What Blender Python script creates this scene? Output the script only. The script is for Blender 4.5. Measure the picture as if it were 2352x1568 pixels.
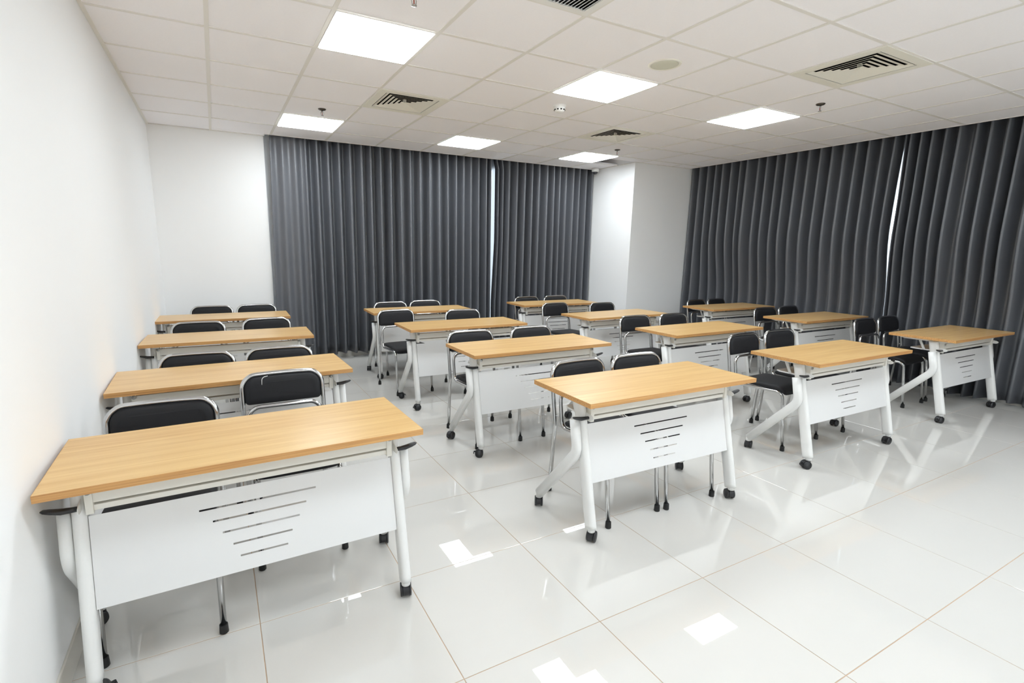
import bpy, math, random
from mathutils import Vector, Matrix

random.seed(7)
for o in list(bpy.data.objects):
    bpy.data.objects.remove(o, do_unlink=True)
SC = bpy.context.scene
COL = SC.collection

# ------------------------------------------------------------------ camera
H = 1.461                       # eye height
YAW, PITCH, ROLL = 0.4918, -0.1880, 0.0143
FPX, CX, CY = 1154.84, 1119.36, 791.38
cy_, sy_ = math.cos(YAW), math.sin(YAW)
fwd = Vector((sy_*math.cos(PITCH), cy_*math.cos(PITCH), math.sin(PITCH)))
rgt = Vector((cy_, -sy_, 0.0))
upv = rgt.cross(fwd)
r2 = rgt*math.cos(ROLL) + upv*math.sin(ROLL)
u2 = upv*math.cos(ROLL) - rgt*math.sin(ROLL)
cam = bpy.data.cameras.new('camera')
cam.sensor_fit = 'HORIZONTAL'
cam.sensor_width = 36.0
cam.lens = FPX/2352*36.0
cam.shift_x = (1176-CX)/2352
cam.shift_y = (CY-784)/2352
cam.clip_start = 0.05
camo = bpy.data.objects.new('camera', cam)
COL.objects.link(camo)
M = Matrix((( r2.x, u2.x, -fwd.x, 0), (r2.y, u2.y, -fwd.y, 0), (r2.z, u2.z, -fwd.z, H), (0, 0, 0, 1)))
camo.matrix_world = M
SC.camera = camo

# ------------------------------------------------------------------ world, exposure
W = bpy.data.worlds.new('sky')
SC.world = W
W.use_nodes = True
bg = W.node_tree.nodes['Background']
bg.inputs[0].default_value = (0.84, 0.92, 1.0, 1)      # bright overcast daylight
bg.inputs[1].default_value = 3.2
vs = SC.view_settings
vs.view_transform = 'Standard'
vs.look = 'None'
vs.gamma = 1.0
vs.use_curve_mapping = False
vs.exposure = 1.26
SC.cycles.max_bounces = 16            # white room: let the light bounce on
SC.cycles.diffuse_bounces = 10
SC.cycles.glossy_bounces = 6
PANEL_LIGHT = 9.0               # emission of the ceiling light panels

# ------------------------------------------------------------------ materials
def new_mat(name):
    m = bpy.data.materials.new(name)
    m.use_nodes = True
    nt = m.node_tree
    return m, nt, nt.nodes['Principled BSDF']

def lin(r, g, b):
    f = lambda c: c/12.92 if c <= 0.04045 else ((c+0.055)/1.055)**2.4
    return (f(r/255), f(g/255), f(b/255), 1)

def plain(name, col, rough=0.5, metal=0.0, spec=0.5, bump=0.0, bscale=200.0, var=0.0, vscale=3.0):
    m, nt, p = new_mat(name)
    p.inputs['Base Color'].default_value = col
    p.inputs['Roughness'].default_value = rough
    p.inputs['Metallic'].default_value = metal
    p.inputs['Specular IOR Level'].default_value = spec
    if bump or var:
        tc = nt.nodes.new('ShaderNodeTexCoord')
    if var:
        n = nt.nodes.new('ShaderNodeTexNoise'); n.inputs['Scale'].default_value = vscale
        n.inputs['Detail'].default_value = 4
        nt.links.new(tc.outputs['Object'], n.inputs['Vector'])
        mx = nt.nodes.new('ShaderNodeMix'); mx.data_type = 'RGBA'
        mx.inputs['A'].default_value = tuple(c*(1-var) for c in col[:3])+(1,)
        mx.inputs['B'].default_value = tuple(min(1, c*(1+var)) for c in col[:3])+(1,)
        nt.links.new(n.outputs['Fac'], mx.inputs['Factor'])
        nt.links.new(mx.outputs['Result'], p.inputs['Base Color'])
    if bump:
        n2 = nt.nodes.new('ShaderNodeTexNoise'); n2.inputs['Scale'].default_value = bscale
        n2.inputs['Detail'].default_value = 3
        nt.links.new(tc.outputs['Object'], n2.inputs['Vector'])
        b = nt.nodes.new('ShaderNodeBump'); b.inputs['Strength'].default_value = bump
        b.inputs['Distance'].default_value = 0.001
        nt.links.new(n2.outputs['Fac'], b.inputs['Height'])
        nt.links.new(b.outputs['Normal'], p.inputs['Normal'])
    return m

def wood(name, light, dark, sx=1.2, sy=26.0, rough=0.29):
    m, nt, p = new_mat(name)
    tc = nt.nodes.new('ShaderNodeTexCoord')
    oi = nt.nodes.new('ShaderNodeObjectInfo')
    mp = nt.nodes.new('ShaderNodeMapping')
    mp.inputs['Scale'].default_value = (sx, sy, sy)
    off = nt.nodes.new('ShaderNodeVectorMath'); off.operation = 'MULTIPLY_ADD'
    off.inputs[0].default_value = (1, 1, 1)
    sc = nt.nodes.new('ShaderNodeMath'); sc.operation = 'MULTIPLY'; sc.inputs[1].default_value = 37.0
    nt.links.new(oi.outputs['Random'], sc.inputs[0])
    nt.links.new(tc.outputs['Object'], off.inputs[0])
    off.inputs[1].default_value = (1, 1, 1)
    nt.links.new(sc.outputs[0], off.inputs[2])
    nt.links.new(off.outputs[0], mp.inputs['Vector'])
    n1 = nt.nodes.new('ShaderNodeTexNoise'); n1.inputs['Scale'].default_value = 1.0
    n1.inputs['Detail'].default_value = 7; n1.inputs['Roughness'].default_value = 0.62
    n1.inputs['Distortion'].default_value = 0.6
    nt.links.new(mp.outputs[0], n1.inputs['Vector'])
    mp2 = nt.nodes.new('ShaderNodeMapping'); mp2.inputs['Scale'].default_value = (sx*4, sy*9, sy*9)
    nt.links.new(off.outputs[0], mp2.inputs['Vector'])
    n2 = nt.nodes.new('ShaderNodeTexNoise'); n2.inputs['Scale'].default_value = 1.0
    n2.inputs['Detail'].default_value = 3
    nt.links.new(mp2.outputs[0], n2.inputs['Vector'])
    ad = nt.nodes.new('ShaderNodeMath'); ad.operation = 'MULTIPLY_ADD'; ad.inputs[1].default_value = 0.35
    nt.links.new(n2.outputs['Fac'], ad.inputs[0]); nt.links.new(n1.outputs['Fac'], ad.inputs[2])
    rp = nt.nodes.new('ShaderNodeValToRGB')
    rp.color_ramp.elements[0].position = 0.42; rp.color_ramp.elements[0].color = dark
    rp.color_ramp.elements[1].position = 0.82; rp.color_ramp.elements[1].color = light
    nt.links.new(ad.outputs[0], rp.inputs[0])
    nt.links.new(rp.outputs[0], p.inputs['Base Color'])
    p.inputs['Roughness'].default_value = rough
    p.inputs['Specular IOR Level'].default_value = 0.45
    return m

MT = {}
MT['wall'] = plain('white_wall_paint', (0.89, 0.89, 0.885, 1), 0.75, spec=0.25, bump=0.08, bscale=160)
MT['ceil'] = plain('mineral_fibre_tile', (0.935, 0.918, 0.935, 1), 0.9, spec=0.1, bump=0.25, bscale=260, var=0.02, vscale=90)
MT['tee'] = plain('ceiling_grid_metal', (0.80, 0.775, 0.73, 1), 0.5, spec=0.3)
MT['vent'] = plain('vent_cream_metal', (0.84, 0.82, 0.73, 1), 0.45)
MT['ventgrey'] = plain('grille_grey_metal', (0.74, 0.76, 0.76, 1), 0.4)
MT['dark'] = plain('vent_dark_inside', (0.02, 0.02, 0.018, 1), 0.9, spec=0.1)
MT['floor'] = plain('polished_porcelain_tile', (0.625, 0.612, 0.58, 1), 0.012, spec=0.95, var=0.018, vscale=2.2)
MT['skirt'] = plain('porcelain_skirting', (0.66, 0.63, 0.57, 1), 0.08, spec=0.5)
MT['grout'] = plain('brown_grout', lin(184, 158, 132), 0.9, spec=0.1, var=0.25, vscale=6)
MT['white'] = plain('white_powder_coat', (0.77, 0.77, 0.755, 1), 0.36, spec=0.45)
MT['panelw'] = plain('white_panel_coat', (0.72, 0.72, 0.715, 1), 0.42, spec=0.4)
MT['beam'] = plain('warm_white_beam', (0.74, 0.725, 0.67, 1), 0.35, spec=0.45)
MT['chrome'] = plain('chrome_tube', (0.58, 0.58, 0.58, 1), 0.12, metal=1.0)
MT['black'] = plain('black_fabric', (0.010, 0.010, 0.012, 1), 0.62, spec=0.35, bump=0.2, bscale=900)
MT['rubber'] = plain('black_rubber', (0.012, 0.012, 0.012, 1), 0.5, spec=0.4)
MT['plastic'] = plain('black_plastic', (0.016, 0.016, 0.018, 1), 0.38, spec=0.5)
MT['top'] = wood('oak_laminate', lin(219, 184, 126), lin(196, 150, 90))
MT['edge'] = wood('oak_edge_band', lin(208, 160, 100), lin(160, 108, 60), sx=2.0, sy=160.0, rough=0.45)
MT['steel'] = plain('brushed_steel', (0.45, 0.45, 0.44, 1), 0.3, metal=1.0)
MT['brass'] = plain('dark_bronze', (0.10, 0.085, 0.07, 1), 0.35, metal=0.8)
MT['redglass'] = plain('red_bulb', (0.35, 0.05, 0.02, 1), 0.15)
MT['spk'] = plain('speaker_mesh', (0.66, 0.66, 0.55, 1), 0.7, bump=0.6, bscale=900)
MT['smoke'] = plain('smoke_white', (0.82, 0.81, 0.78, 1), 0.4)
MT['domeglass'] = plain('dark_dome', (0.03, 0.03, 0.035, 1), 0.08, spec=0.7)
MT['alu'] = plain('window_aluminium', (0.6, 0.62, 0.64, 1), 0.35, metal=0.3)

def curtain_mat():
    m, nt, p = new_mat('grey_satin_curtain')
    tc = nt.nodes.new('ShaderNodeTexCoord')
    n = nt.nodes.new('ShaderNodeTexNoise'); n.inputs['Scale'].default_value = 420; n.inputs['Detail'].default_value = 2
    nt.links.new(tc.outputs['Object'], n.inputs['Vector'])
    rp = nt.nodes.new('ShaderNodeValToRGB')
    rp.color_ramp.elements[0].position = 0.3; rp.color_ramp.elements[0].color = (0.090, 0.094, 0.106, 1)
    rp.color_ramp.elements[1].position = 0.7; rp.color_ramp.elements[1].color = (0.128, 0.133, 0.148, 1)
    nt.links.new(n.outputs['Fac'], rp.inputs[0]); nt.links.new(rp.outputs[0], p.inputs['Base Color'])
    p.inputs['Roughness'].default_value = 0.42
    p.inputs['Specular IOR Level'].default_value = 0.8
    b = nt.nodes.new('ShaderNodeBump'); b.inputs['Strength'].default_value = 0.12; b.inputs['Distance'].default_value = 0.001
    nt.links.new(n.outputs['Fac'], b.inputs['Height']); nt.links.new(b.outputs['Normal'], p.inputs['Normal'])
    return m
MT['curtain'] = curtain_mat()

def glass_mat():
    m, nt, p = new_mat('window_glass')
    out = nt.nodes['Material Output']
    t = nt.nodes.new('ShaderNodeBsdfTransparent'); t.inputs[0].default_value = (0.93, 0.96, 0.97, 1)
    g = nt.nodes.new('ShaderNodeBsdfGlossy'); g.inputs['Roughness'].default_value = 0.02
    fr = nt.nodes.new('ShaderNodeFresnel'); fr.inputs[0].default_value = 1.3
    mx = nt.nodes.new('ShaderNodeMixShader')
    nt.links.new(fr.outputs[0], mx.inputs[0]); nt.links.new(t.outputs[0], mx.inputs[1]); nt.links.new(g.outputs[0], mx.inputs[2])
    nt.links.new(mx.outputs[0], out.inputs['Surface'])
    return m
MT['glass'] = glass_mat()

def emit_mat():
    m, nt, p = new_mat('light_diffuser')
    p.inputs['Base Color'].default_value = (0.9, 0.9, 0.9, 1)
    p.inputs['Emission Color'].default_value = (0.872, 0.948, 1.0, 1)
    p.inputs['Emission Strength'].default_value = PANEL_LIGHT
    return m
MT['light'] = emit_mat()

# ------------------------------------------------------------------ mesh helpers
class MB:
    def __init__(s): s.v = []; s.f = []; s.sm = []
    def add(s, vs, fs, smooth=False):
        n = len(s.v)
        s.v += [tuple(v) for v in vs]
        s.f += [tuple(i+n for i in f) for f in fs]
        s.sm += [smooth]*len(fs)
    def box(s, x0, x1, y0, y1, z0, z1, mat=None):
        vs = [(x0,y0,z0),(x1,y0,z0),(x1,y1,z0),(x0,y1,z0),(x0,y0,z1),(x1,y0,z1),(x1,y1,z1),(x0,y1,z1)]
        if mat is not None: vs = [tuple(mat @ Vector(v)) for v in vs]
        s.add(vs, [(0,3,2,1),(4,5,6,7),(0,1,5,4),(1,2,6,5),(2,3,7,6),(3,0,4,7)])
    def loft(s, rings, smooth=True, cap=True, closed=False):
        n = len(rings[0]); m = len(rings)
        vs = [p for r in rings for p in r]; fs = []
        for i in range(m-1 if not closed else m):
            a, b = i*n, ((i+1) % m)*n
            for k in range(n):
                k2 = (k+1) % n
                fs.append((a+k, a+k2, b+k2, b+k))
        st = len(s.f)
        s.add(vs, fs, smooth)
        if cap and not closed:
            base = len(s.v)-len(vs)
            s.f.append(tuple(base+k for k in range(n))[::-1]); s.sm.append(False)
            s.f.append(tuple(base+(m-1)*n+k for k in range(n))); s.sm.append(False)
    def sweep(s, path, prof, normal=None, cap=True):
        """prof: list of (a,b): a along binormal ('normal' arg), b in the bending plane"""
        P = [Vector(p) for p in path]; rings = []
        T = []
        for i in range(len(P)):
            t = (P[min(i+1, len(P)-1)]-P[max(i-1, 0)]).normalized(); T.append(t)
        if normal is not None:
            nv = Vector(normal).normalized()
            for i, p in enumerate(P):
                bn = T[i].cross(nv).normalized()
                rings.append([p+nv*a+bn*b for a, b in prof])
        else:
            ref = Vector((0, 0, 1)) if abs(T[0].z) < 0.9 else Vector((1, 0, 0))
            nv = (ref-T[0]*ref.dot(T[0])).normalized()
            for i, p in enumerate(P):
                nv = (nv-T[i]*nv.dot(T[i])).normalized()
                bn = T[i].cross(nv)
                rings.append([p+nv*a+bn*b for a, b in prof])
        s.loft(rings, True, cap)
    def tube(s, path, r, n=10, cap=True):
        s.sweep(path, [(r*math.cos(2*math.pi*k/n), r*math.sin(2*math.pi*k/n)) for k in range(n)], None, cap)
    def lathe(s, prof, c=(0,0,0), n=20, mat=None, smooth=True):
        rings = []
        for r, z in prof:
            ring = [Vector((r*math.cos(2*math.pi*k/n), r*math.sin(2*math.pi*k/n), z)) for k in range(n)]
            if mat is not None: ring = [mat @ v for v in ring]
            rings.append([v+Vector(c) for v in ring])
        s.loft(rings, smooth, True)
    def prism(s, poly, mat, t0, t1):
        n = len(poly)
        vs = [mat @ Vector((a, b, t0)) for a, b in poly]+[mat @ Vector((a, b, t1)) for a, b in poly]
        fs = [tuple(range(n))[::-1], tuple(range(n, 2*n))]+[(k, (k+1) % n, n+(k+1) % n, n+k) for k in range(n)]
        s.add(vs, fs)
    def mesh(s, name, m):
        me = bpy.data.meshes.new(name)
        me.from_pydata(s.v, [], s.f)
        me.polygons.foreach_set('use_smooth', s.sm)
        me.materials.append(m)
        me.update()
        return me

def build(name, mb, m, parent=None, bevel=0.0, loc=None):
    me = mb.mesh(name, m)
    o = bpy.data.objects.new(name, me); COL.objects.link(o)
    if parent: o.parent = parent
    if loc: o.location = loc
    if bevel:
        b = o.modifiers.new('bevel', 'BEVEL'); b.width = bevel; b.segments = 2; b.limit_method = 'ANGLE'
        b.angle_limit = math.radians(40); b.harden_normals = False
    return o

def inst(name, me, parent=None, loc=(0,0,0), rz=0.0):
    o = bpy.data.objects.new(name, me); COL.objects.link(o)
    o.parent = parent; o.location = loc; o.rotation_euler = (0, 0, rz)
    return o

def tag(o, label, cat, group=None):
    o['label'] = label; o['category'] = cat
    if group: o['group'] = group
    return o

def empty(name, loc, rz=0.0):
    o = bpy.data.objects.new(name, None); COL.objects.link(o)
    o.empty_display_size = 0.1
    o.location = loc; o.rotation_euler = (0, 0, rz)
    return o

def struct(name, mb, m, parent=None, bevel=0.0):
    o = build(name, mb, m, parent, bevel)
    if parent is None: o['kind'] = 'structure'
    return o

def copy_tree(o, parent=None):
    c = o.copy(); COL.objects.link(c)
    if parent: c.parent = parent
    for ch in o.children: copy_tree(ch, c)
    return c

def arc(c, r, a0, a1, n, e1, e2):
    c = Vector(c); e1 = Vector(e1); e2 = Vector(e2)
    return [c+e1*(r*math.cos(a0+(a1-a0)*k/n))+e2*(r*math.sin(a0+(a1-a0)*k/n)) for k in range(n+1)]

def fillet(pts, rads, n=6):
    """polyline with rounded corners"""
    P = [Vector(p) for p in pts]; out = [P[0]]
    for i in range(1, len(P)-1):
        a = (P[i-1]-P[i]); b = (P[i+1]-P[i]); la, lb = a.length, b.length
        a.normalize(); b.normalize()
        ang = a.angle(b); r = rads[i-1]
        d = min(r/math.tan(ang/2), la*0.49, lb*0.49); r = d*math.tan(ang/2)
        bis = (a+b).normalized(); c = P[i]+bis*(r/math.sin(ang/2))
        s = P[i]+a*d-c; e = P[i]+b*d-c
        tot = s.angle(e)
        for k in range(n+1):
            t = k/n
            q = (s*math.sin((1-t)*tot)+e*math.sin(t*tot))/math.sin(tot)
            out.append(c+q)
    out.append(P[-1])
    return out

def stadium(wx, wy, n=6):
    """closed profile, wx along 'normal', wy in plane; rounded ends on wy"""
    r = wx/2; h = wy/2-r; pr = []
    for k in range(n+1):
        a = -math.pi/2+math.pi*k/n; pr.append((r*math.sin(a), h+r*math.cos(a)))
    for k in range(n+1):
        a = math.pi/2+math.pi*k/n; pr.append((r*math.sin(a), -h+r*math.cos(a)))
    return pr

# ------------------------------------------------------------------ room
XL, XR = -0.546, 6.93
YP, XP, XPL = 6.606, 6.566, 0.605   # front edges of the curtain pockets in the ceiling           # left wall, right (window) wall
YF, YB = -2.45, 6.81           # wall behind the camera, back wall
ZC = 2.717                      # underside of the ceiling grid
GX0, GY0, GS = 0.0548, 3.0395, 0.61

# floor: grout bed with polished tiles
mb = MB(); mb.box(XL-0.15, XR+0.15, YF-0.15, YB+0.15, -0.12, -0.0015)
floor = struct('floor', mb, MT['grout'])
TP = 0.6025; TX0, TY0 = 1.251, 1.345; G = 0.0016
def tile_mesh(w, d):
    t = MB(); c = 0.0008; zb, z1, z2 = -0.010, -0.0006, 0.0
    a = [(0,0,zb),(w,0,zb),(w,d,zb),(0,d,zb)]; b = [(0,0,z1),(w,0,z1),(w,d,z1),(0,d,z1)]
    e = [(c,c,z2),(w-c,c,z2),(w-c,d-c,z2),(c,d-c,z2)]
    fs = [(0,1,5,4),(1,2,6,5),(2,3,7,6),(3,0,4,7),(4,5,9,8),(5,6,10,9),(6,7,11,10),(7,4,8,11),(8,9,10,11)]
    t.add(a+b+e, fs)
    return t.mesh('tile', MT['floor'])
cache = {}
i0 = math.floor((XL-TX0)/TP); i1 = math.ceil((XR-TX0)/TP)
j0 = math.floor((YF-TY0)/TP); j1 = math.ceil((YB-TY0)/TP)
for i in range(i0, i1):
    for j in range(j0, j1):
        xa = max(TX0+i*TP+G, XL); xb = min(TX0+(i+1)*TP-G, XR)
        ya = max(TY0+j*TP+G, YF); yb = min(TY0+(j+1)*TP-G, YB)
        if xb-xa < 0.01 or yb-ya < 0.01: continue
        k = (round(xb-xa, 4), round(yb-ya, 4))
        if k not in cache: cache[k] = tile_mesh(*k)
        inst('tile', cache[k], floor, (xa, ya, 0))

# walls
mb = MB(); mb.box(XL-0.15, XL, YF-0.15, YB+0.15, -0.002, 2.95); struct('wall_left', mb, MT['wall'])
mb = MB(); mb.box(XL, XR+0.15, YF-0.15, YF, -0.002, 2.95); struct('wall_front', mb, MT['wall'])
BW = (0.85, 5.20, 0.16, 2.66)   # back window opening x0,x1,z0,z1
mb = MB()
mb.box(XL, BW[0], YB, YB+0.15, -0.002, 2.95); mb.box(XL, 0.595, 6.717, YB, -0.002, 2.95); mb.box(BW[1], XR+0.15, YB, YB+0.15, -0.002, 2.95)
mb.box(BW[0], BW[1], YB, YB+0.15, -0.002, BW[2]); mb.box(BW[0], BW[1], YB, YB+0.15, BW[3], 2.95)
struct('wall_back', mb, MT['wall'])
RW = (0.35, 5.45, 0.16, 2.66)   # right window opening y0,y1,z0,z1
mb = MB()
mb.box(XR, XR+0.15, YF, RW[0], -0.002, 2.95); mb.box(XR, XR+0.15, RW[1], YB, -0.002, 2.95)
mb.box(XR, XR+0.15, RW[0], RW[1], -0.002, RW[2]); mb.box(XR, XR+0.15, RW[0], RW[1], RW[3], 2.95)
struct('wall_right', mb, MT['wall'])
PX, PY = 5.441, 5.722           # corner pillar: left face, front face
mb = MB(); mb.box(PX, XR, PY, YB, -0.002, 2.95); struct('wall_pillar', mb, MT['wall'])

# skirting
SK = 0.10
def skirting(name, boxes):
    mb = MB()
    for b in boxes: mb.box(*b)
    struct(name, mb, MT['skirt'], None, 0.0015)
skirting('baseboard_left', [(XL, XL+0.008, YF, YB, 0, SK)])
skirting('baseboard_back', [(XL+0.008, 0.608, 6.709, 6.717, 0, SK), (0.600, 0.608, 6.717, YB, 0, SK), (0.608, PX, YB-0.008, YB, 0, SK)])
skirting('baseboard_pillar', [(PX-0.008, PX, PY-0.008, YB-0.008, 0, SK), (PX, XR-0.008, PY-0.008, PY, 0, SK)])
skirting('baseboard_right', [(XR-0.008, XR, YF, PY-0.008, 0, SK)])
skirting('baseboard_front', [(XL+0.008, XR-0.008, YF, YF+0.008, 0, SK)])

# windows behind the curtains
def window(name, axis, a0, a1, z0, z1, pos, n):
    """axis 'x': lies along x at y=pos ; axis 'y': lies along y at x=pos"""
    def bx(mb, u0, u1, w0, w1, zz0, zz1):
        if axis == 'x': mb.box(u0, u1, pos+w0, pos+w1, zz0, zz1)
        else: mb.box(pos+w0, pos+w1, u0, u1, zz0, zz1)
    mb = MB(); t = 0.05
    bx(mb, a0, a1, 0.03, 0.09, z0, z0+t); bx(mb, a0, a1, 0.03, 0.09, z1-t, z1)
    bx(mb, a0, a0+t, 0.03, 0.09, z0+t, z1-t); bx(mb, a1-t, a1, 0.03, 0.09, z0+t, z1-t)
    o = struct(name, mb, MT['alu'])
    w = (a1-a0-2*t)/n
    for k in range(n):
        u0 = a0+t+k*w
        if k:
            m2 = MB(); bx(m2, u0-0.02, u0+0.02, 0.035, 0.085, z0+t, z1-t); build('mullion', m2, MT['alu'], o)
        m3 = MB(); bx(m3, u0+0.02, u0+w-0.02, 0.055, 0.061, z0+t, z1-t); build('pane', m3, MT['glass'], o)
    return o
window('window_1', 'x', BW[0], BW[1], BW[2], BW[3], YB, 4)
window('window_2', 'y', RW[0], RW[1], RW[2], RW[3], XR, 5)

# ------------------------------------------------------------------ ceiling
mb = MB(); mb.box(XL, XR, YF, YB, 2.86, 2.95)
ceiling = struct('ceiling', mb, MT['ceil'])
LIGHTS = [(c, r) for r in (0, 4, -4, -8) for c in (1, 4, 7)]
VENTS = [(2, 2), (6, 2), (6, -2)]
GRILLE = (2, -2)
used = set(LIGHTS) | set(VENTS) | {GRILLE}
gx = lambda i: GX0+GS*i
gy = lambda j: GY0+GS*j
ix0, ix1 = -1, 11
jy0, jy1 = -9, 6
ct = {}
def ctile(w, d):
    t = MB(); e = 0.006
    a = [(0,0,0.020),(w,0,0.020),(w,d,0.020),(0,d,0.020)]; b = [(0,0,0.006),(w,0,0.006),(w,d,0.006),(0,d,0.006)]
    c = [(e,e,0),(w-e,e,0),(w-e,d-e,0),(e,d-e,0)]
    t.add(a+b+c, [(0,1,5,4)[::-1],(1,2,6,5)[::-1],(2,3,7,6)[::-1],(3,0,4,7)[::-1],(4,5,9,8)[::-1],(5,6,10,9)[::-1],(6,7,11,10)[::-1],(7,4,8,11)[::-1],(11,10,9,8),(0,1,2,3)])
    return t.mesh('tile', MT['ceil'])
BT = 0.012
for i in range(ix0, ix1):
    for j in range(jy0, jy1):
        if (i, j) in used: continue
        xa = max(gx(i)+0.004, XL); xb = min(gx(i+1)-0.004, XP)
        ya = max(gy(j)+0.004, YF); yb = min(gy(j+1)-0.004, YP if i >= 0 else 6.717)
        if i == 0 and j == 5:            # piece between the wall and the curtain pocket
            inst('tile', ctile(XPL-xa, 6.717-YP-0.004), ceiling, (xa, YP+0.004, ZC+0.004))
        if xb-xa < 0.02 or yb-ya < 0.02: continue
        if xa > PX and ya > PY: continue
        if xb > PX and yb > PY:          # tiles that run into the pillar stay above it as cut pieces
            if ya < PY-0.03: yb = PY-0.001
            else: xb = PX-0.001
        k = (round(xb-xa, 4), round(yb-ya, 4))
        if k not in ct: ct[k] = ctile(*k)
        inst('tile', ct[k], ceiling, (xa, ya, ZC+0.004))
def tee(x0, x1, y0, y1):
    t = MB(); t.box(x0, x1, y0, y1, ZC, ZC+0.006)
    build('tee_bar', t, MT['tee'], ceiling)
for i in range(ix0+1, ix1+1):
    x = gx(i)
    if x > XP: continue
    tee(x-BT, x+BT, YF, (6.717 if x < XPL else YP) if x < PX else PY)
for j in range(jy0+1, jy1):
    y = gy(j)
    for i in range(ix0, ix1):
        xa = max(gx(i)+BT, XL+0.02); xb = min(gx(i+1)-BT, XP-0.005)
        if y > PY and xb > PX: xb = PX-0.002
        if xb-xa > 0.02: tee(xa, xb, y-BT, y+BT)
# wall angles round the edge of the grid
def trim(n, b):
    m = MB(); m.box(*b); struct('trim_%d' % n, m, MT['tee'])
trim(1, (XL, XL+0.022, YF, 6.717, ZC-0.002, ZC+0.004))
trim(2, (XL+0.022, XPL, 6.695, 6.717, ZC-0.002, ZC+0.004))
trim(3, (XPL-0.006, PX, YP-0.006, YP, ZC-0.001, 2.86))
trim(4, (XPL-0.006, XPL, YP, 6.717, ZC-0.001, 2.86))
trim(5, (XP-0.006, XP, YF, PY, ZC-0.001, 2.86))
trim(6, (PX-0.02, PX, PY-0.02, YP-0.006, ZC-0.002, ZC+0.004))
trim(7, (PX, XP-0.006, PY-0.02, PY, ZC-0.002, ZC+0.004))

# light panels
def light_panel(c, r, label):
    e = empty('ceiling_light_panel', (gx(c)+GS/2, gy(r)+GS/2, ZC))
    tag(e, label, 'ceiling light', 'square light panels in the ceiling grid')
    h = GS/2-BT-0.001; f = MB(); w = 0.010
    for b in ((-h, h, -h, -h+w), (-h, h, h-w, h), (-h, -h+w, -h+w, h-w), (h-w, h, -h+w, h-w)):
        f.box(b[0], b[1], b[2], b[3], -0.002, 0.030)
    f.box(-h, h, -h, h, 0.030, 0.040)
    build('frame', f, MT['smoke'], e)
    d = MB(); d.box(-h+w, h-w, -h+w, h-w, -0.006, 0.006)
    build('diffuser', d, MT['light'], e)
    return e
LL = {(1, 0): 'large square light panel nearest the camera, upper left above the left tables',
      (4, 0): 'square light panel between the round speaker and the white smoke detector',
      (7, 0): 'square light panel on the right, beside a sprinkler and nearest the right curtain',
      (1, 4): 'square light panel above the left edge of the back curtain',
      (4, 4): 'square light panel in front of the bright gap in the back curtain',
      (7, 4): 'square light panel closest to the white corner pillar and dome camera'}
for c, r in LIGHTS:
    pos = {1: 'left', 4: 'middle', 7: 'right'}[c]
    light_panel(c, r, LL.get((c, r), 'square light panel %s the camera, %s of its row' % ('just behind' if r == -4 else 'far behind', pos)))

# air vents
def diffuser(c, r, label):
    e = empty('air_vent', (gx(c)+GS/2, gy(r)+GS/2, ZC))
    tag(e, label, 'air vent', 'four-way ceiling air vents')
    h = GS/2-0.004; i_ = 0.235
    f = MB()
    for b in ((-h, h, -h, -i_), (-h, h, i_, h), (-h, -i_, -i_, i_), (i_, h, -i_, i_)):
        f.box(b[0], b[1], b[2], b[3], -0.004, 0.004)
    build('frame', f, MT['vent'], e)
    b = MB(); b.box(-h, h, -h, h, 0.125, 0.135)
    for q in ((-i_-0.01, -i_, -i_, i_), (i_, i_+0.01, -i_, i_), (-i_, i_, -i_-0.01, -i_), (-i_, i_, i_, i_+0.01)):
        b.box(q[0], q[1], q[2], q[3], 0.004, 0.125)
    build('plenum', b, MT['dark'], e)
    sq = lambda s, z: [(-s, -s, z), (s, -s, z), (s, s, z), (-s, s, z)]
    for k in range(6):
        s = 0.228-k*0.037; d = 0.030
        m = MB()
        m.loft([sq(s, -0.0022), sq(s-d, 0.0058), sq(s-d-0.001, 0.0068), sq(s-0.0005, -0.0010)], False, False, True)
        build('louver', m, MT['vent'], e)
    m = MB(); m.box(-0.012, 0.012, -0.012, 0.012, -0.001, 0.03); build('centre_cap', m, MT['vent'], e)
    return e
diffuser(2, 2, 'cream square louvred air vent at left, in front of the back curtain')
diffuser(6, 2, 'cream louvred air vent furthest back, towards the corner pillar')
diffuser(6, -2, 'largest cream louvred air vent, at upper right near the camera')

e = empty('return_grille', (gx(GRILLE[0])+GS/2, gy(GRILLE[1])+GS/2, ZC))
tag(e, 'grey straight-bar return air grille at the top edge of the ceiling', 'air vent')
h = GS/2-0.004; i_ = 0.262; f = MB()
for b in ((-h, h, -h, -i_), (-h, h, i_, h), (-h, -i_, -i_, i_), (i_, h, -i_, i_)):
    f.box(b[0], b[1], b[2], b[3], -0.004, 0.004)
build('frame', f, MT['smoke'], e)
b = MB(); b.box(-h, h, -h, h, 0.06, 0.07)
build('plenum', b, MT['dark'], e)
bm_ = MB(); bm_.box(-0.0015, 0.0015, -i_, i_, -0.006, 0.018, Matrix.Rotation(math.radians(56), 4, 'Y'))
bar = bm_.mesh('bar', MT['ventgrey'])
for k in range(24):
    inst('bar', bar, e, (-i_+0.011+k*0.0218, 0, 0))

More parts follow.
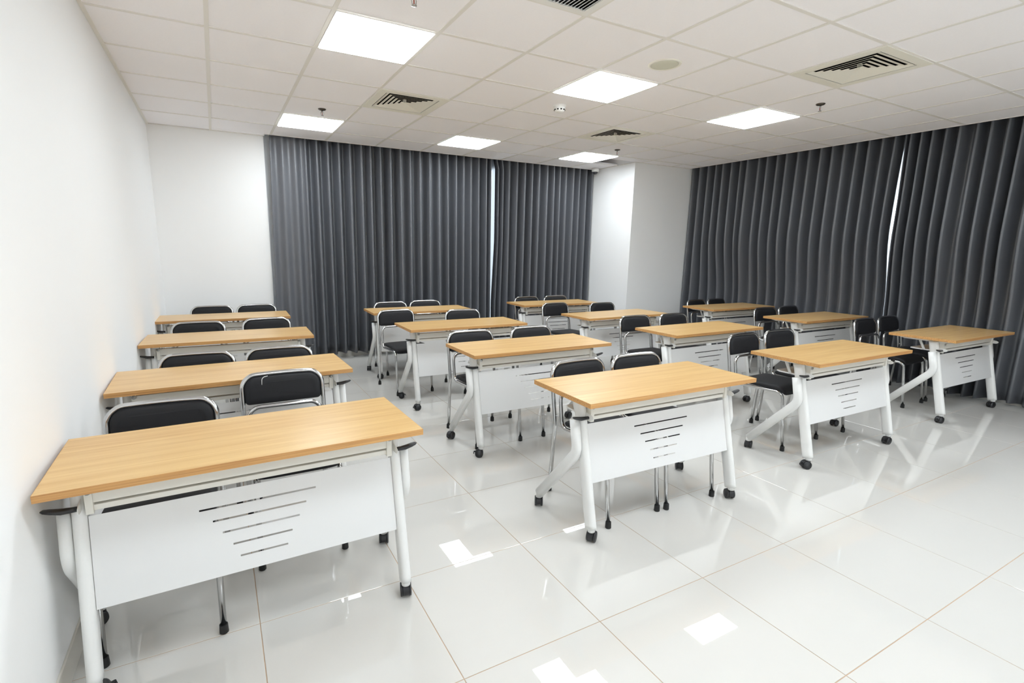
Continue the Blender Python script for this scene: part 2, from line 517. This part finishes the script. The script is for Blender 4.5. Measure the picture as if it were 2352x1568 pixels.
# speaker, smoke detector, sprinklers, dome camera
e = empty('ceiling_speaker', (2.82, 2.745, ZC+0.004)); tag(e, 'round flush ceiling speaker with greenish grille', 'speaker')
m = MB(); m.lathe([(0.090, -0.001), (0.092, -0.006), (0.108, -0.005), (0.112, 0.0), (0.112, 0.004)], n=40); build('rim', m, MT['vent'], e)
m = MB(); m.lathe([(0.0, -0.009), (0.05, -0.0085), (0.085, -0.007), (0.090, -0.005), (0.090, 0.0)], n=40); build('grille', m, MT['spk'], e)
e = empty('smoke_detector', (2.80, 3.93, ZC+0.004)); tag(e, 'white round smoke detector with dark slots on the ceiling', 'smoke detector')
m = MB(); m.lathe([(0.056, 0.002), (0.056, -0.012), (0.050, -0.016), (0.050, -0.030), (0.044, -0.046), (0.030, -0.056), (0.0, -0.058)], n=28); build('body', m, MT['smoke'], e)
sl = MB(); sl.box(-0.007, 0.007, -0.003, 0.003, -0.005, 0.005); slm = sl.mesh('slot', MT['dark'])
for k in range(10):
    a = 2*math.pi*k/10
    o = inst('slot', slm, e, (0.0475*math.cos(a), 0.0475*math.sin(a), -0.038), a+math.pi/2)
SPR = [(0.98, 2.665, 'sprinkler head at the top edge, in front of the nearest left light panel'),
       (0.98, 5.16, 'sprinkler head near the light panel at the left end of the back curtain'),
       (4.60, 5.17, 'small sprinkler head beside the light panel by the pillar'),
       (4.67, 2.74, 'sprinkler head on the right, beyond the large air vent')]
spr0 = None
for x, y, lb in SPR:
    if spr0 is None:
        e = spr0 = empty('sprinkler', (x, y, ZC+0.004))
        m = MB(); m.lathe([(0.036, 0.001), (0.036, -0.004), (0.030, -0.010), (0.012, -0.014), (0.010, -0.014)], n=20); build('escutcheon', m, MT['brass'], e)
        m = MB(); m.lathe([(0.008, -0.014), (0.008, -0.028), (0.006, -0.030), (0.0, -0.030)], n=12)
        for s in (-1, 1):
            m.tube([(s*0.007, 0, -0.026), (s*0.013, 0, -0.036), (s*0.011, 0, -0.050), (0, 0, -0.058)], 0.0022, 6)
        m.lathe([(0.0, -0.057), (0.014, -0.058), (0.014, -0.061), (0.0, -0.063)], n=14)
        build('frame', m, MT['steel'], e)
        m = MB(); m.lathe([(0.0, -0.030), (0.003, -0.032), (0.003, -0.054), (0.0, -0.056)], n=8); build('bulb', m, MT['redglass'], e)
    else:
        e = copy_tree(spr0); e.location = (x, y, ZC+0.004)
    tag(e, lb, 'sprinkler', 'ceiling sprinklers')
e = empty('dome_camera', (5.335, 6.47, ZC-0.002)); tag(e, 'small white dome camera with dark lens, in the corner by the pillar', 'camera')
m = MB(); m.lathe([(0.055, 0.0), (0.055, -0.040), (0.052, -0.046), (0.040, -0.050), (0.036, -0.050)], n=28); build('housing', m, MT['smoke'], e)
m = MB(); m.lathe([(0.038, -0.049), (0.036, -0.062), (0.028, -0.076), (0.014, -0.085), (0.0, -0.087)], n=24); build('lens_dome', m, MT['domeglass'], e)

# ------------------------------------------------------------------ curtains
def curtain(name, label, axis, ridges, base, sign, amp, edge0, edge1, ztop, zbot, seed, push=0.0, nflat=0, flat=1.0):
    """ridges: positions along the wall of the fold crests, edge0/edge1: functions of height giving the side edges"""
    rnd = random.Random(seed)
    R = sorted(ridges)
    per = 10; us = []; ph = []
    for k in range(len(R)-1):
        for q in range(per):
            us.append(R[k]+(R[k+1]-R[k])*q/per); ph.append((k, q/per))
    us.append(R[-1]); ph.append((len(R)-1, 0.0))
    n = len(us); rows = 22
    fa = [rnd.uniform(0.75, 1.15) for _ in R]+[1]
    wob = [rnd.uniform(-1, 1) for _ in R]+[0]
    wob2 = [rnd.uniform(0, 6.28) for _ in R]+[0]
    verts = []
    lo, hi = R[0], R[-1]
    for i in range(rows+1):
        t = i/rows; z = zbot+(ztop-zbot)*t
        for u, (k, q) in zip(us, ph):
            gap = R[min(k+1, len(R)-1)]-R[k] if k < len(R)-1 else 0.1
            wide = min(1.0, 0.14/max(gap, 0.05))
            c = 0.5+0.5*math.cos(2*math.pi*q)          # 1 at crest, 0 in valley
            prof = c**1.25
            f = fa[k]*(1-q)+fa[k+1]*q
            A = amp*f*(0.62+0.38*wide)*(flat if k < nflat else 1.0)
            d = A*(2*prof-1)+(amp*(1-flat)*0.75 if k < nflat else 0.0)*(1 if k < nflat-1 else 1-q)
            # small secondary pleats, stronger towards the hem
            d += amp*0.10*(flat if k < nflat else 1.0)*math.sin(4*math.pi*q+wob2[k])*(1-0.5*t)*math.sin(math.pi*q)
            sw = ((wob[k]*(1-q)+wob[k+1]*q)*0.018*(1-t)**1.3 + 0.006*math.sin(3*t*2+wob2[k]*0)*0)
            uu = u+sw
            # side edges follow the given outline
            s = (u-lo)/(hi-lo)
            e0, e1 = edge0(z), edge1(z)
            b0 = max(0, 1-s*len(R)/2.5); b1 = max(0, 1-(1-s)*len(R)/2.5)
            uu += (e0-lo-sw)*b0+(e1-hi-sw)*b1
            hem = 0.012*math.sin(u*9+seed)*(1-t)**3
            pz = max(0.0, min(1.0, (1.75-z)/1.0)); pz = pz*pz*(3-2*pz)*max(0.0, min(1.0, (5.6-u)/0.4))
            w = base+(0.012*(5.6-max(u, 0.8)) if push else 0.0)+push*pz+sign*d*(0.80+0.20*(1-t))*(1-0.35*pz*(1 if push else 0))
            zz = z+(hem if i == 0 else 0)
            verts.append((uu, w, zz) if axis == 'x' else (w, uu, zz))
    faces = [(i*n+k, i*n+k+1, (i+1)*n+k+1, (i+1)*n+k) for i in range(rows) for k in range(n-1)]
    mb = MB(); mb.add(verts, faces, True)
    o = build(name, mb, MT['curtain'])
    so = o.modifiers.new('cloth_thickness', 'SOLIDIFY'); so.thickness = 0.0025; so.offset = 0
    tag(o, label, 'curtain', 'grey floor-length curtains')
    return o
backL = [0.605, 0.765, 0.930, 1.045, 1.176, 1.307, 1.44, 1.576, 1.724, 1.837, 1.961, 2.098, 2.227, 2.368, 2.502, 2.639, 2.778, 2.897, 3.03, 3.153, 3.267, 3.383, 3.501, 3.58]
backR = [3.64, 3.702, 3.79, 3.891, 4.015, 4.153, 4.281, 4.412, 4.556, 4.679, 4.791, 4.916, 5.057, 5.174, 5.305, 5.42]
rightA = [5.70, 5.553, 5.407, 5.278, 5.153, 5.02, 4.891, 4.777, 4.612, 4.485, 4.351, 4.223, 4.089, 3.951, 3.801, 3.682, 3.551, 3.409, 3.288, 3.164, 3.052, 2.963]
rightB = [2.93, 2.884, 2.794, 2.706, 2.598, 2.493, 2.359, 2.252, 2.129, 2.03]+[2.03-0.125*k for k in range(1, 17)]
cst = lambda v: (lambda z: v)
ZT = 2.84
curtain('curtain', 'wide grey curtain left of the bright gap on the back wall', 'x', backL, 6.696, -1, 0.090,
        lambda z: 0.60+0.05*z/2.7, lambda z: 3.580, ZT, 0.07, 1, 0.0, 3, 0.24)
curtain('curtain', 'narrow grey curtain between the back gap and the white pillar', 'x', backR, 6.694, -1, 0.088,
        lambda z: 3.630-0.044*max(0, min(1, (1.6-z)/0.9))-(0.04*max(0, min(1, (z-2.6)/0.12))), cst(5.415), ZT, 0.07, 2)
bulge = lambda z: math.sin(math.pi*max(0, min(1, (z-1.15)/1.47)))**1.0
curtain('curtain', 'dark grey curtain from the pillar to the narrow gap on the right wall', 'y', rightA, 6.672, -1, 0.102,
        lambda z: 2.943+0.014*bulge(z), cst(5.70), ZT, 0.04, 3, 0.105)
curtain('curtain', 'grey curtain at the right edge, behind the rightmost table', 'y', rightB, 6.672, -1, 0.102,
        cst(0.03), lambda z: 2.941-0.012*bulge(z), ZT, 0.03, 4, 0.105)

# ------------------------------------------------------------------ table
def make_table():
    root = empty('training_table', (0, 0, 0))
    L2, D2 = 0.600, 0.248
    m = MB(); m.box(-L2+0.001, L2-0.001, -D2+0.001, D2-0.001, 0.7265, 0.7500)
    top = build('tabletop', m, MT['top'], root, 0.0008)
    m = MB(); t = 0.0016
    m.box(-L2, L2, -D2, -D2+t, 0.7262, 0.7497); m.box(-L2, L2, D2-t, D2, 0.7262, 0.7497)
    m.box(-L2, -L2+t, -D2+t, D2-t, 0.7262, 0.7497); m.box(L2-t, L2, -D2+t, D2-t, 0.7262, 0.7497)
    build('edge_band', m, MT['edge'], top)['label'] = 'darker oak edge band'
    # legs
    fp = stadium(0.042, 0.070); rp_ = stadium(0.038, 0.060)
    for s in (-1, 1):
        m = MB()
        x = s*0.527
        m.sweep([(x, -0.070, 0.706), (x, -0.0705, 0.703), (x, -0.206, 0.095), (x, -0.2105, 0.074)], fp, (1, 0, 0))
        m.lathe([(0.019, 0.080), (0.0185, 0.060), (0.0, 0.060)], (x, -0.216, 0), 16)
        build('leg', m, MT['white'], root)
        m = MB(); x = s*0.5675
        pth = fillet([(x, -0.088, 0.622), (x, -0.122, 0.455), (x, 0.208, 0.083)], [0.09], 9)
        m.sweep(pth, rp_, (1, 0, 0))
        m.lathe([(0.0185, 0.092), (0.018, 0.060), (0.0, 0.060)], (x, 0.209, 0), 16)
        build('leg', m, MT['white'], root)
        # bracket under the top
        m = MB(); xb = s*0.500
        poly = [(-0.185, 0.7262), (0.205, 0.7262), (0.205, 0.7150), (0.150, 0.7040), (-0.150, 0.7040), (-0.185, 0.7150)]
        mt = Matrix(((0, 0, 1, 0), (1, 0, 0, 0), (0, 1, 0, 0), (0, 0, 0, 1)))
        m.prism(poly, mt, xb-0.018, xb+0.018)
        # knuckle that joins bracket and leg
        m.box(min(xb, s*0.540), max(xb, s*0.540), -0.100, -0.040, 0.700, 0.712)
        build('top_bracket', m, MT['white'], root, 0.001)
        # strut from the bracket to the shelf
        m = MB(); m.sweep([(s*0.4885, 0.048, 0.706), (s*0.4885, 0.006, 0.622)], [(-0.0015, -0.010), (0.0015, -0.010), (0.0015, 0.010), (-0.0015, 0.010)], (1, 0, 0))
        build('shelf_strut', m, MT['white'], root)
        # hinge plate and release lever
        m = MB(); m.box(min(s*0.484, s*0.505), max(s*0.484, s*0.505), -0.138, -0.100, 0.612, 0.704); build('hinge_plate', m, MT['beam'], root, 0.001)
        m = MB(); m.lathe([(0.0, -0.003), (0.010, -0.003), (0.010, 0.003), (0.0, 0.003)], (s*0.494, -0.141, 0.690), 12, Matrix.Rotation(math.pi/2, 4, 'X'))
        build('pivot_screw', m, MT['steel'], root)
        m = MB()
        rings = []
        for u, w, h, dz in ((0.0, 0.009, 0.0080, -0.003), (0.03, 0.0095, 0.0090, -0.003), (0.055, 0.013, 0.0100, -0.002), (0.085, 0.014, 0.0080, 0.004), (0.104, 0.011, 0.0060, 0.008), (0.112, 0.004, 0.002, 0.009)):
            rings.append([(s*(0.519+u*0.85), -0.135+w*math.cos(a), 0.640+dz+h*math.sin(a)) for a in [2*math.pi*k/10 for k in range(10)]])
        if s < 0: rings = [r[::-1] for r in rings]
        m.loft(rings, True, True)
        b_ = MB(); tb = [(-0.112, 0.626), (-0.158, 0.628), (-0.170, 0.634), (-0.175, 0.642), (-0.170, 0.650), (-0.158, 0.655), (-0.112, 0.660)]
        b_.prism(tb, mt, s*0.5175-0.0012, s*0.5175+0.0012); build('lever_bracket', b_, MT['white'], root)
        build('release_lever', m, MT['plastic'], root)['label'] = 'black plastic release lever'
    m = MB(); m.box(-0.486, 0.486, -0.132, -0.100, 0.647, 0.694); build('upper_beam', m, MT['beam'], root, 0.0015)
    m = MB(); m.box(-0.486, 0.486, -0.128, -0.108, 0.619, 0.638); build('lower_beam', m, MT['beam'], root, 0.0015)
    # shelf tray with turned-down lips
    m = MB(); m.box(-0.486, 0.486, -0.108, 0.095, 0.6170, 0.6260); m.box(-0.474, 0.474, 0.095, 0.115, 0.6170, 0.6260)
    build('shelf', m, MT['white'], root)
    # modesty panel with five slots, following the slope of the front legs
    m = MB(); a = Vector((0, -0.1128, 0.596)); b = Vector((0, -0.1780, 0.300))
    ln = (b-a).length; dn = (b-a)/ln; nr = Vector((1, 0, 0)).cross(dn).normalized()
    fm = Matrix(((1, dn.x, nr.x, a.x), (0, dn.y, nr.y, a.y), (0, dn.z, nr.z, a.z), (0, 0, 0, 1)))
    hw = 0.5045; cur = 0.0; sh = 0.0066
    for fr, wd in ((0.190, 0.396), (0.343, 0.318), (0.495, 0.262), (0.657, 0.202), (0.815, 0.162)):
        s0 = fr*ln-sh/2
        m.box(-hw, hw, cur, s0, -0.0008, 0.0008, fm)
        m.box(-hw, -wd/2, s0, s0+sh, -0.0008, 0.0008, fm); m.box(wd/2, hw, s0, s0+sh, -0.0008, 0.0008, fm)
        cur = s0+sh
    m.box(-hw, hw, cur, ln, -0.0008, 0.0008, fm)
    build('modesty_panel', m, MT['panelw'], root)
    # casters
    hood = MB(); my = Matrix(((1, 0, 0, -0.012), (0, 0, 1, 0), (0, 1, 0, 0), (0, 0, 0, 1)))
    hood.lathe([(0.0065, 0.0), (0.0065, 0.022), (0.0, 0.022)], (0, 0, 0.048), 12)
    n_ = 16; ang = [math.radians(-28+k*(236/n_)) for k in range(n_+1)]
    hp = [(0.0272*math.cos(t), 0.0272+0.0272*math.sin(t)) for t in ang]
    hood.prism(hp, my, -0.0115, 0.0115)                       # wide cover between the twin wheels
    hood.box(-0.010, 0.010, -0.010, 0.010, 0.046, 0.0545)
    wh = MB(); rot = Matrix.Rotation(math.pi/2, 4, 'X')
    wh.lathe([(0.0, -0.0055), (0.008, -0.0055), (0.010, -0.0068), (0.0200, -0.0068), (0.0215, -0.0052), (0.0240, -0.0048), (0.0262, -0.0020), (0.0262, 0.0045), (0.0, 0.0045)], (0, 0, 0), 24, rot)
    br = MB(); br.box(-0.003, 0.010, -0.0035, 0.0035, -0.002, 0.006); br.box(-0.006, -0.001, -0.0085, 0.0085, -0.011, 0.001)
    hm, wm, bmh = hood.mesh('caster', MT['plastic']), wh.mesh('wheel', MT['plastic']), br.mesh('brake_pedal', MT['plastic'])
    for x, y, rz in ((-0.527, -0.216, 0.0), (0.527, -0.216, 0.0), (-0.5675, 0.209, 0.0), (0.5675, 0.209, 0.0)):
        c = inst('caster', hm, root, (x, y, 0), rz); c.scale = (1.08, 1.08, 1.08)
        inst('wheel', wm, c, (-0.012, -0.0162, 0.0262)); inst('wheel', wm, c, (-0.012, 0.0162, 0.0262), math.pi)
        inst('brake_pedal', bmh, c, (-0.044, 0, 0.034))
    return root

# table key: x, y, rotation, label
TABLES = [
 ('1a', 0.076, 2.040, 0.024, 'nearest oak-top wheeled table, at lower left against the white wall'),
 ('1b', 0.066, 3.184, 0.027, 'second oak-top table from the camera along the left wall'),
 ('1c', 0.068, 4.504, -0.028, 'third oak-top table from the camera along the left wall'),
 ('1d', 0.046, 5.783, -0.025, 'rearmost oak-top table along the left wall, in front of the bare back wall'),
 ('3a', 2.110, 2.009, -0.017, 'nearest oak-top wheeled table of the second column, at the centre of the floor'),
 ('2a', 2.097, 3.215, -0.005, 'second oak-top table of the second column, with two chairs tucked behind it'),
 ('2b', 2.073, 4.407, -0.017, 'third oak-top table of the second column, its left chair pulled out'),
 ('2c', 2.092, 5.644, -0.037, 'rearmost oak-top table of the second column, before the wide back curtain'),
 ('4a', 4.038, 2.041, -0.010, 'nearest oak-top wheeled table of the third column, at right of centre'),
 ('3b', 4.061, 3.252, 0.007, 'second oak-top table of the third column'),
 ('3c', 4.046, 4.408, 0.015, 'third oak-top table of the third column'),
 ('3d', 4.087, 5.713, -0.038, 'rearmost oak-top table of the third column, left of the white pillar'),
 ('5a', 6.110, 2.074, -0.014, 'rightmost oak-top wheeled table, nearest of those beside the right curtain'),
 ('4b', 6.105, 3.317, -0.014, 'middle oak-top table of the column beside the right curtain'),
 ('4c', 6.095, 4.452, -0.022, 'rearmost oak-top table beside the right curtain, in front of the pillar'),
]
proto = make_table()
CR = random.Random(11)
fixed = {'1a': (200, 255, 20, 250), '3a': (215, 245, 240, 235), '4a': (335, 355, 200, 175), '2a': (330, 300, 30, 20), '5a': (350, 340, 160, 180), '2b': (10, 200, 160, 90)}
for k, (key, x, y, rz, lb) in enumerate(TABLES):
    t = proto if k == 0 else copy_tree(proto)
    t.location = (x, y, 0); t.rotation_euler = (0, 0, rz)
    tag(t, lb, 'table', 'wheeled training tables in four columns')
    cs = [c for c in t.children if c.name.startswith('caster')]
    cs.sort(key=lambda c: (round(c.location.y, 2), c.location.x))
    angs = fixed.get(key) or [CR.uniform(0, 360) for _ in range(4)]
    for c, a in zip(cs, angs): c.rotation_euler = (0, 0, math.radians(a))

# ------------------------------------------------------------------ chair
def make_chair():
    root = empty('side_chair', (0, 0, 0))
    r = 0.0122
    def bow(x): return 1-(x/0.20)**2
    # back frame: one tube from foot to foot
    pts = [(-0.205, 0.0, 0.012), (-0.2015, -0.030, 0.430), (-0.2015, 0.0285, 0.789), (0.2015, 0.0285, 0.789), (0.2015, -0.030, 0.430), (0.205, 0.0, 0.012)]
    p = fillet(pts, [0.10, 0.068, 0.068, 0.10], 8)
    q = []
    for i, v in enumerate(p):
        q.append(v)
        if abs(v.z-0.789) < 1e-4 and i+1 < len(p) and abs(p[i+1].z-0.789) < 1e-4:
            for t in (0.2, 0.4, 0.6, 0.8): q.append(v.lerp(p[i+1], t))
    q = [Vector((v.x, v.y+(0.010*bow(v.x) if v.z > 0.75 else 0), v.z+(0.004*bow(v.x) if v.z > 0.78 else 0))) for v in q]
    m = MB(); m.tube(q, r, 10); build('back_frame', m, MT['chrome'], root)
    # seat frame: front foot, seat rail, up beside the back frame and over in an arch
    h = [(-0.187, -0.500, 0.012), (-0.187, -0.452, 0.441), (-0.181, -0.070, 0.424), (-0.1785, -0.036, 0.634), (0.1785, -0.036, 0.634), (0.181, -0.070, 0.424), (0.187, -0.452, 0.441), (0.187, -0.500, 0.012)]
    p = fillet(h, [0.052, 0.050, 0.058, 0.058, 0.050, 0.052], 8)
    m = MB(); m.tube(p, 0.0115, 10); build('seat_frame', m, MT['chrome'], root)
    for s in (-1, 1):
        m = MB(); m.tube([(s*0.179, -0.052, 0.490), (s*0.2015, -0.022, 0.490)], 0.006, 8)
        build('joint_bolt', m, MT['chrome'], root)
    # backrest pad
    def outline(w, z0, z1, rt, rb, n=6):
        o = []
        for (cx, cz, rr, a0) in ((w-rb, z0+rb, rb, -90), (w-rt, z1-rt, rt, 0), (-w+rt, z1-rt, rt, 90), (-w+rb, z0+rb, rb, 180)):
            for k in range(n+1):
                a = math.radians(a0+90*k/n); o.append((cx+rr*math.cos(a), cz+rr*math.sin(a)))
        return o
    rings = []
    for ins, y in ((0.030, -0.0245), (0.012, -0.0215), (0.004, -0.0155), (0.0, -0.006), (0.0, 0.008), (0.005, 0.016), (0.020, 0.020)):
        ol = outline(0.1905-ins, 0.640+ins, 0.7815-ins, max(0.058-ins*0.6, 0.02), 0.022-ins*0.4)
        rings.append([(x, 0.163*(z-0.789)+0.0285+y+0.010*bow(x), z+0.004*bow(x)*(1 if z > 0.7 else 0)) for x, z in ol])
    m = MB(); m.loft(rings, True, True); build('backrest', m, MT['black'], root)
    # seat cushion: lofted along its depth, front edge rolls down
    rings = []
    for y, w, hh, z in ((-0.083, 0.150, 0.006, 0.455), (-0.088, 0.176, 0.014, 0.456), (-0.105, 0.187, 0.0195, 0.4575), (-0.20, 0.191, 0.021, 0.459), (-0.31, 0.192, 0.022, 0.462), (-0.385, 0.192, 0.022, 0.463), (-0.422, 0.191, 0.022, 0.459), (-0.445, 0.189, 0.0215, 0.450), (-0.459, 0.186, 0.019, 0.440), (-0.466, 0.178, 0.013, 0.432), (-0.468, 0.160, 0.006, 0.428)):
        ring = []
        for k in range(20):
            a = 2*math.pi*k/20; c, s_ = math.cos(a), math.sin(a)
            e = 0.32
            ring.append((w*math.copysign(abs(c)**e, c), y, z+hh*math.copysign(abs(s_)**0.55, s_)))
        rings.append(ring)
    m = MB(); m.loft(rings, True, True); build('seat', m, MT['black'], root)
    cp = MB(); cp.lathe([(0.0, 0.0), (0.0140, 0.0), (0.0165, 0.003), (0.0150, 0.036), (0.0, 0.036)], n=14, smooth=False)
    cm = cp.mesh('foot_cap', MT['rubber'])
    for x, y in ((-0.205, 0.0), (0.205, 0.0), (-0.187, -0.500), (0.187, -0.500)):
        inst('foot_cap', cm, root, (x, y, 0))
    return root

WHERE = {'1a': 'nearest left-wall table', '1b': 'second left-wall table', '1c': 'third left-wall table', '1d': 'rearmost left-wall table',
         '3a': 'nearest table of the second column', '2a': 'second table of the second column', '2b': 'third table of the second column', '2c': 'rearmost table of the second column',
         '4a': 'nearest table of the third column', '3b': 'second table of the third column', '3c': 'third table of the third column', '3d': 'rearmost table of the third column',
         '5a': 'rightmost table by the curtain', '4b': 'middle table beside the right curtain', '4c': 'rearmost table beside the right curtain'}
CHAIRS = {'1aL': (-0.251, 2.466, -0.030), '1aR': (0.270, 2.810, 0.0), '1bL': (-0.147, 3.529, -0.045), '1bR': (0.329, 3.529, -0.04),
 '1cL': (-0.178, 5.002, -0.03), '1cR': (0.375, 5.042, 0.0), '1dL': (-0.080, 6.300, -0.024), '1dR': (0.371, 6.290, 0.0),
 '2aL': (1.802, 3.640, -0.01), '2aR': (2.394, 3.640, -0.01), '2bL': (1.676, 5.215, 0.05), '2bR': (2.365, 4.985, -0.04),
 '2cL': (1.872, 6.04, -0.04), '2cR': (2.334, 6.05, -0.05), '3aL': (1.920, 2.372, 0.035), '3aR': (2.388, 2.362, -0.03),
 '3bL': (3.816, 3.845, -0.03), '3bR': (4.344, 3.815, -0.013), '3cL': (3.763, 5.190, 0.03), '3cR': (4.370, 5.005, 0.005),
 '3dL': (3.886, 6.06, 0.035), '3dR': (4.382, 6.05, -0.02), '4aL': (3.824, 2.605, 0.03), '4aR': (4.341, 2.625, -0.02),
 '4bL': (5.935, 3.81, -0.05), '4bR': (6.421, 3.82, 0.0), '4cL': (5.940, 4.84, 0.09), '4cR': (6.385, 4.86, 0.08),
 '5aL': (5.980, 2.735, -0.007), '5aR': (6.470, 2.740, -0.02)}
EXTRA = {'1aR': 'black chair with loose bent trim on its backrest, behind the nearest left-wall table',
         '2bL': 'pulled-out black chair with its seat showing, left at third table of second column',
         '3cL': 'pulled-out black chair with whole backrest showing, left at third table of third column'}
cproto = make_chair()
for k, (key, (x, y, rz)) in enumerate(CHAIRS.items()):
    c = cproto if k == 0 else copy_tree(cproto)
    c.location = (x, y, 0); c.rotation_euler = (0, 0, rz)
    side = 'left' if key[2] == 'L' else 'right'
    tag(c, EXTRA.get(key, 'black padded chair, %s of the pair behind the %s' % (side, WHERE[key[:2]])), 'chair', 'black chrome-framed chairs in pairs')
    if key == '1aR':
        # loose pale trim on the backrest
        pad = [q for q in c.children if q.name.startswith('backrest')][0]
        m = MB()
        pth = fillet([(-0.106, 0.002, 0.742), (-0.104, 0.000, 0.782), (-0.075, 0.010, 0.786)], [0.03], 6)
        m.tube(pth, 0.0017, 6); build('loose_trim', m, MT['smoke'], pad)['label'] = 'bent pale strip of loose trim'
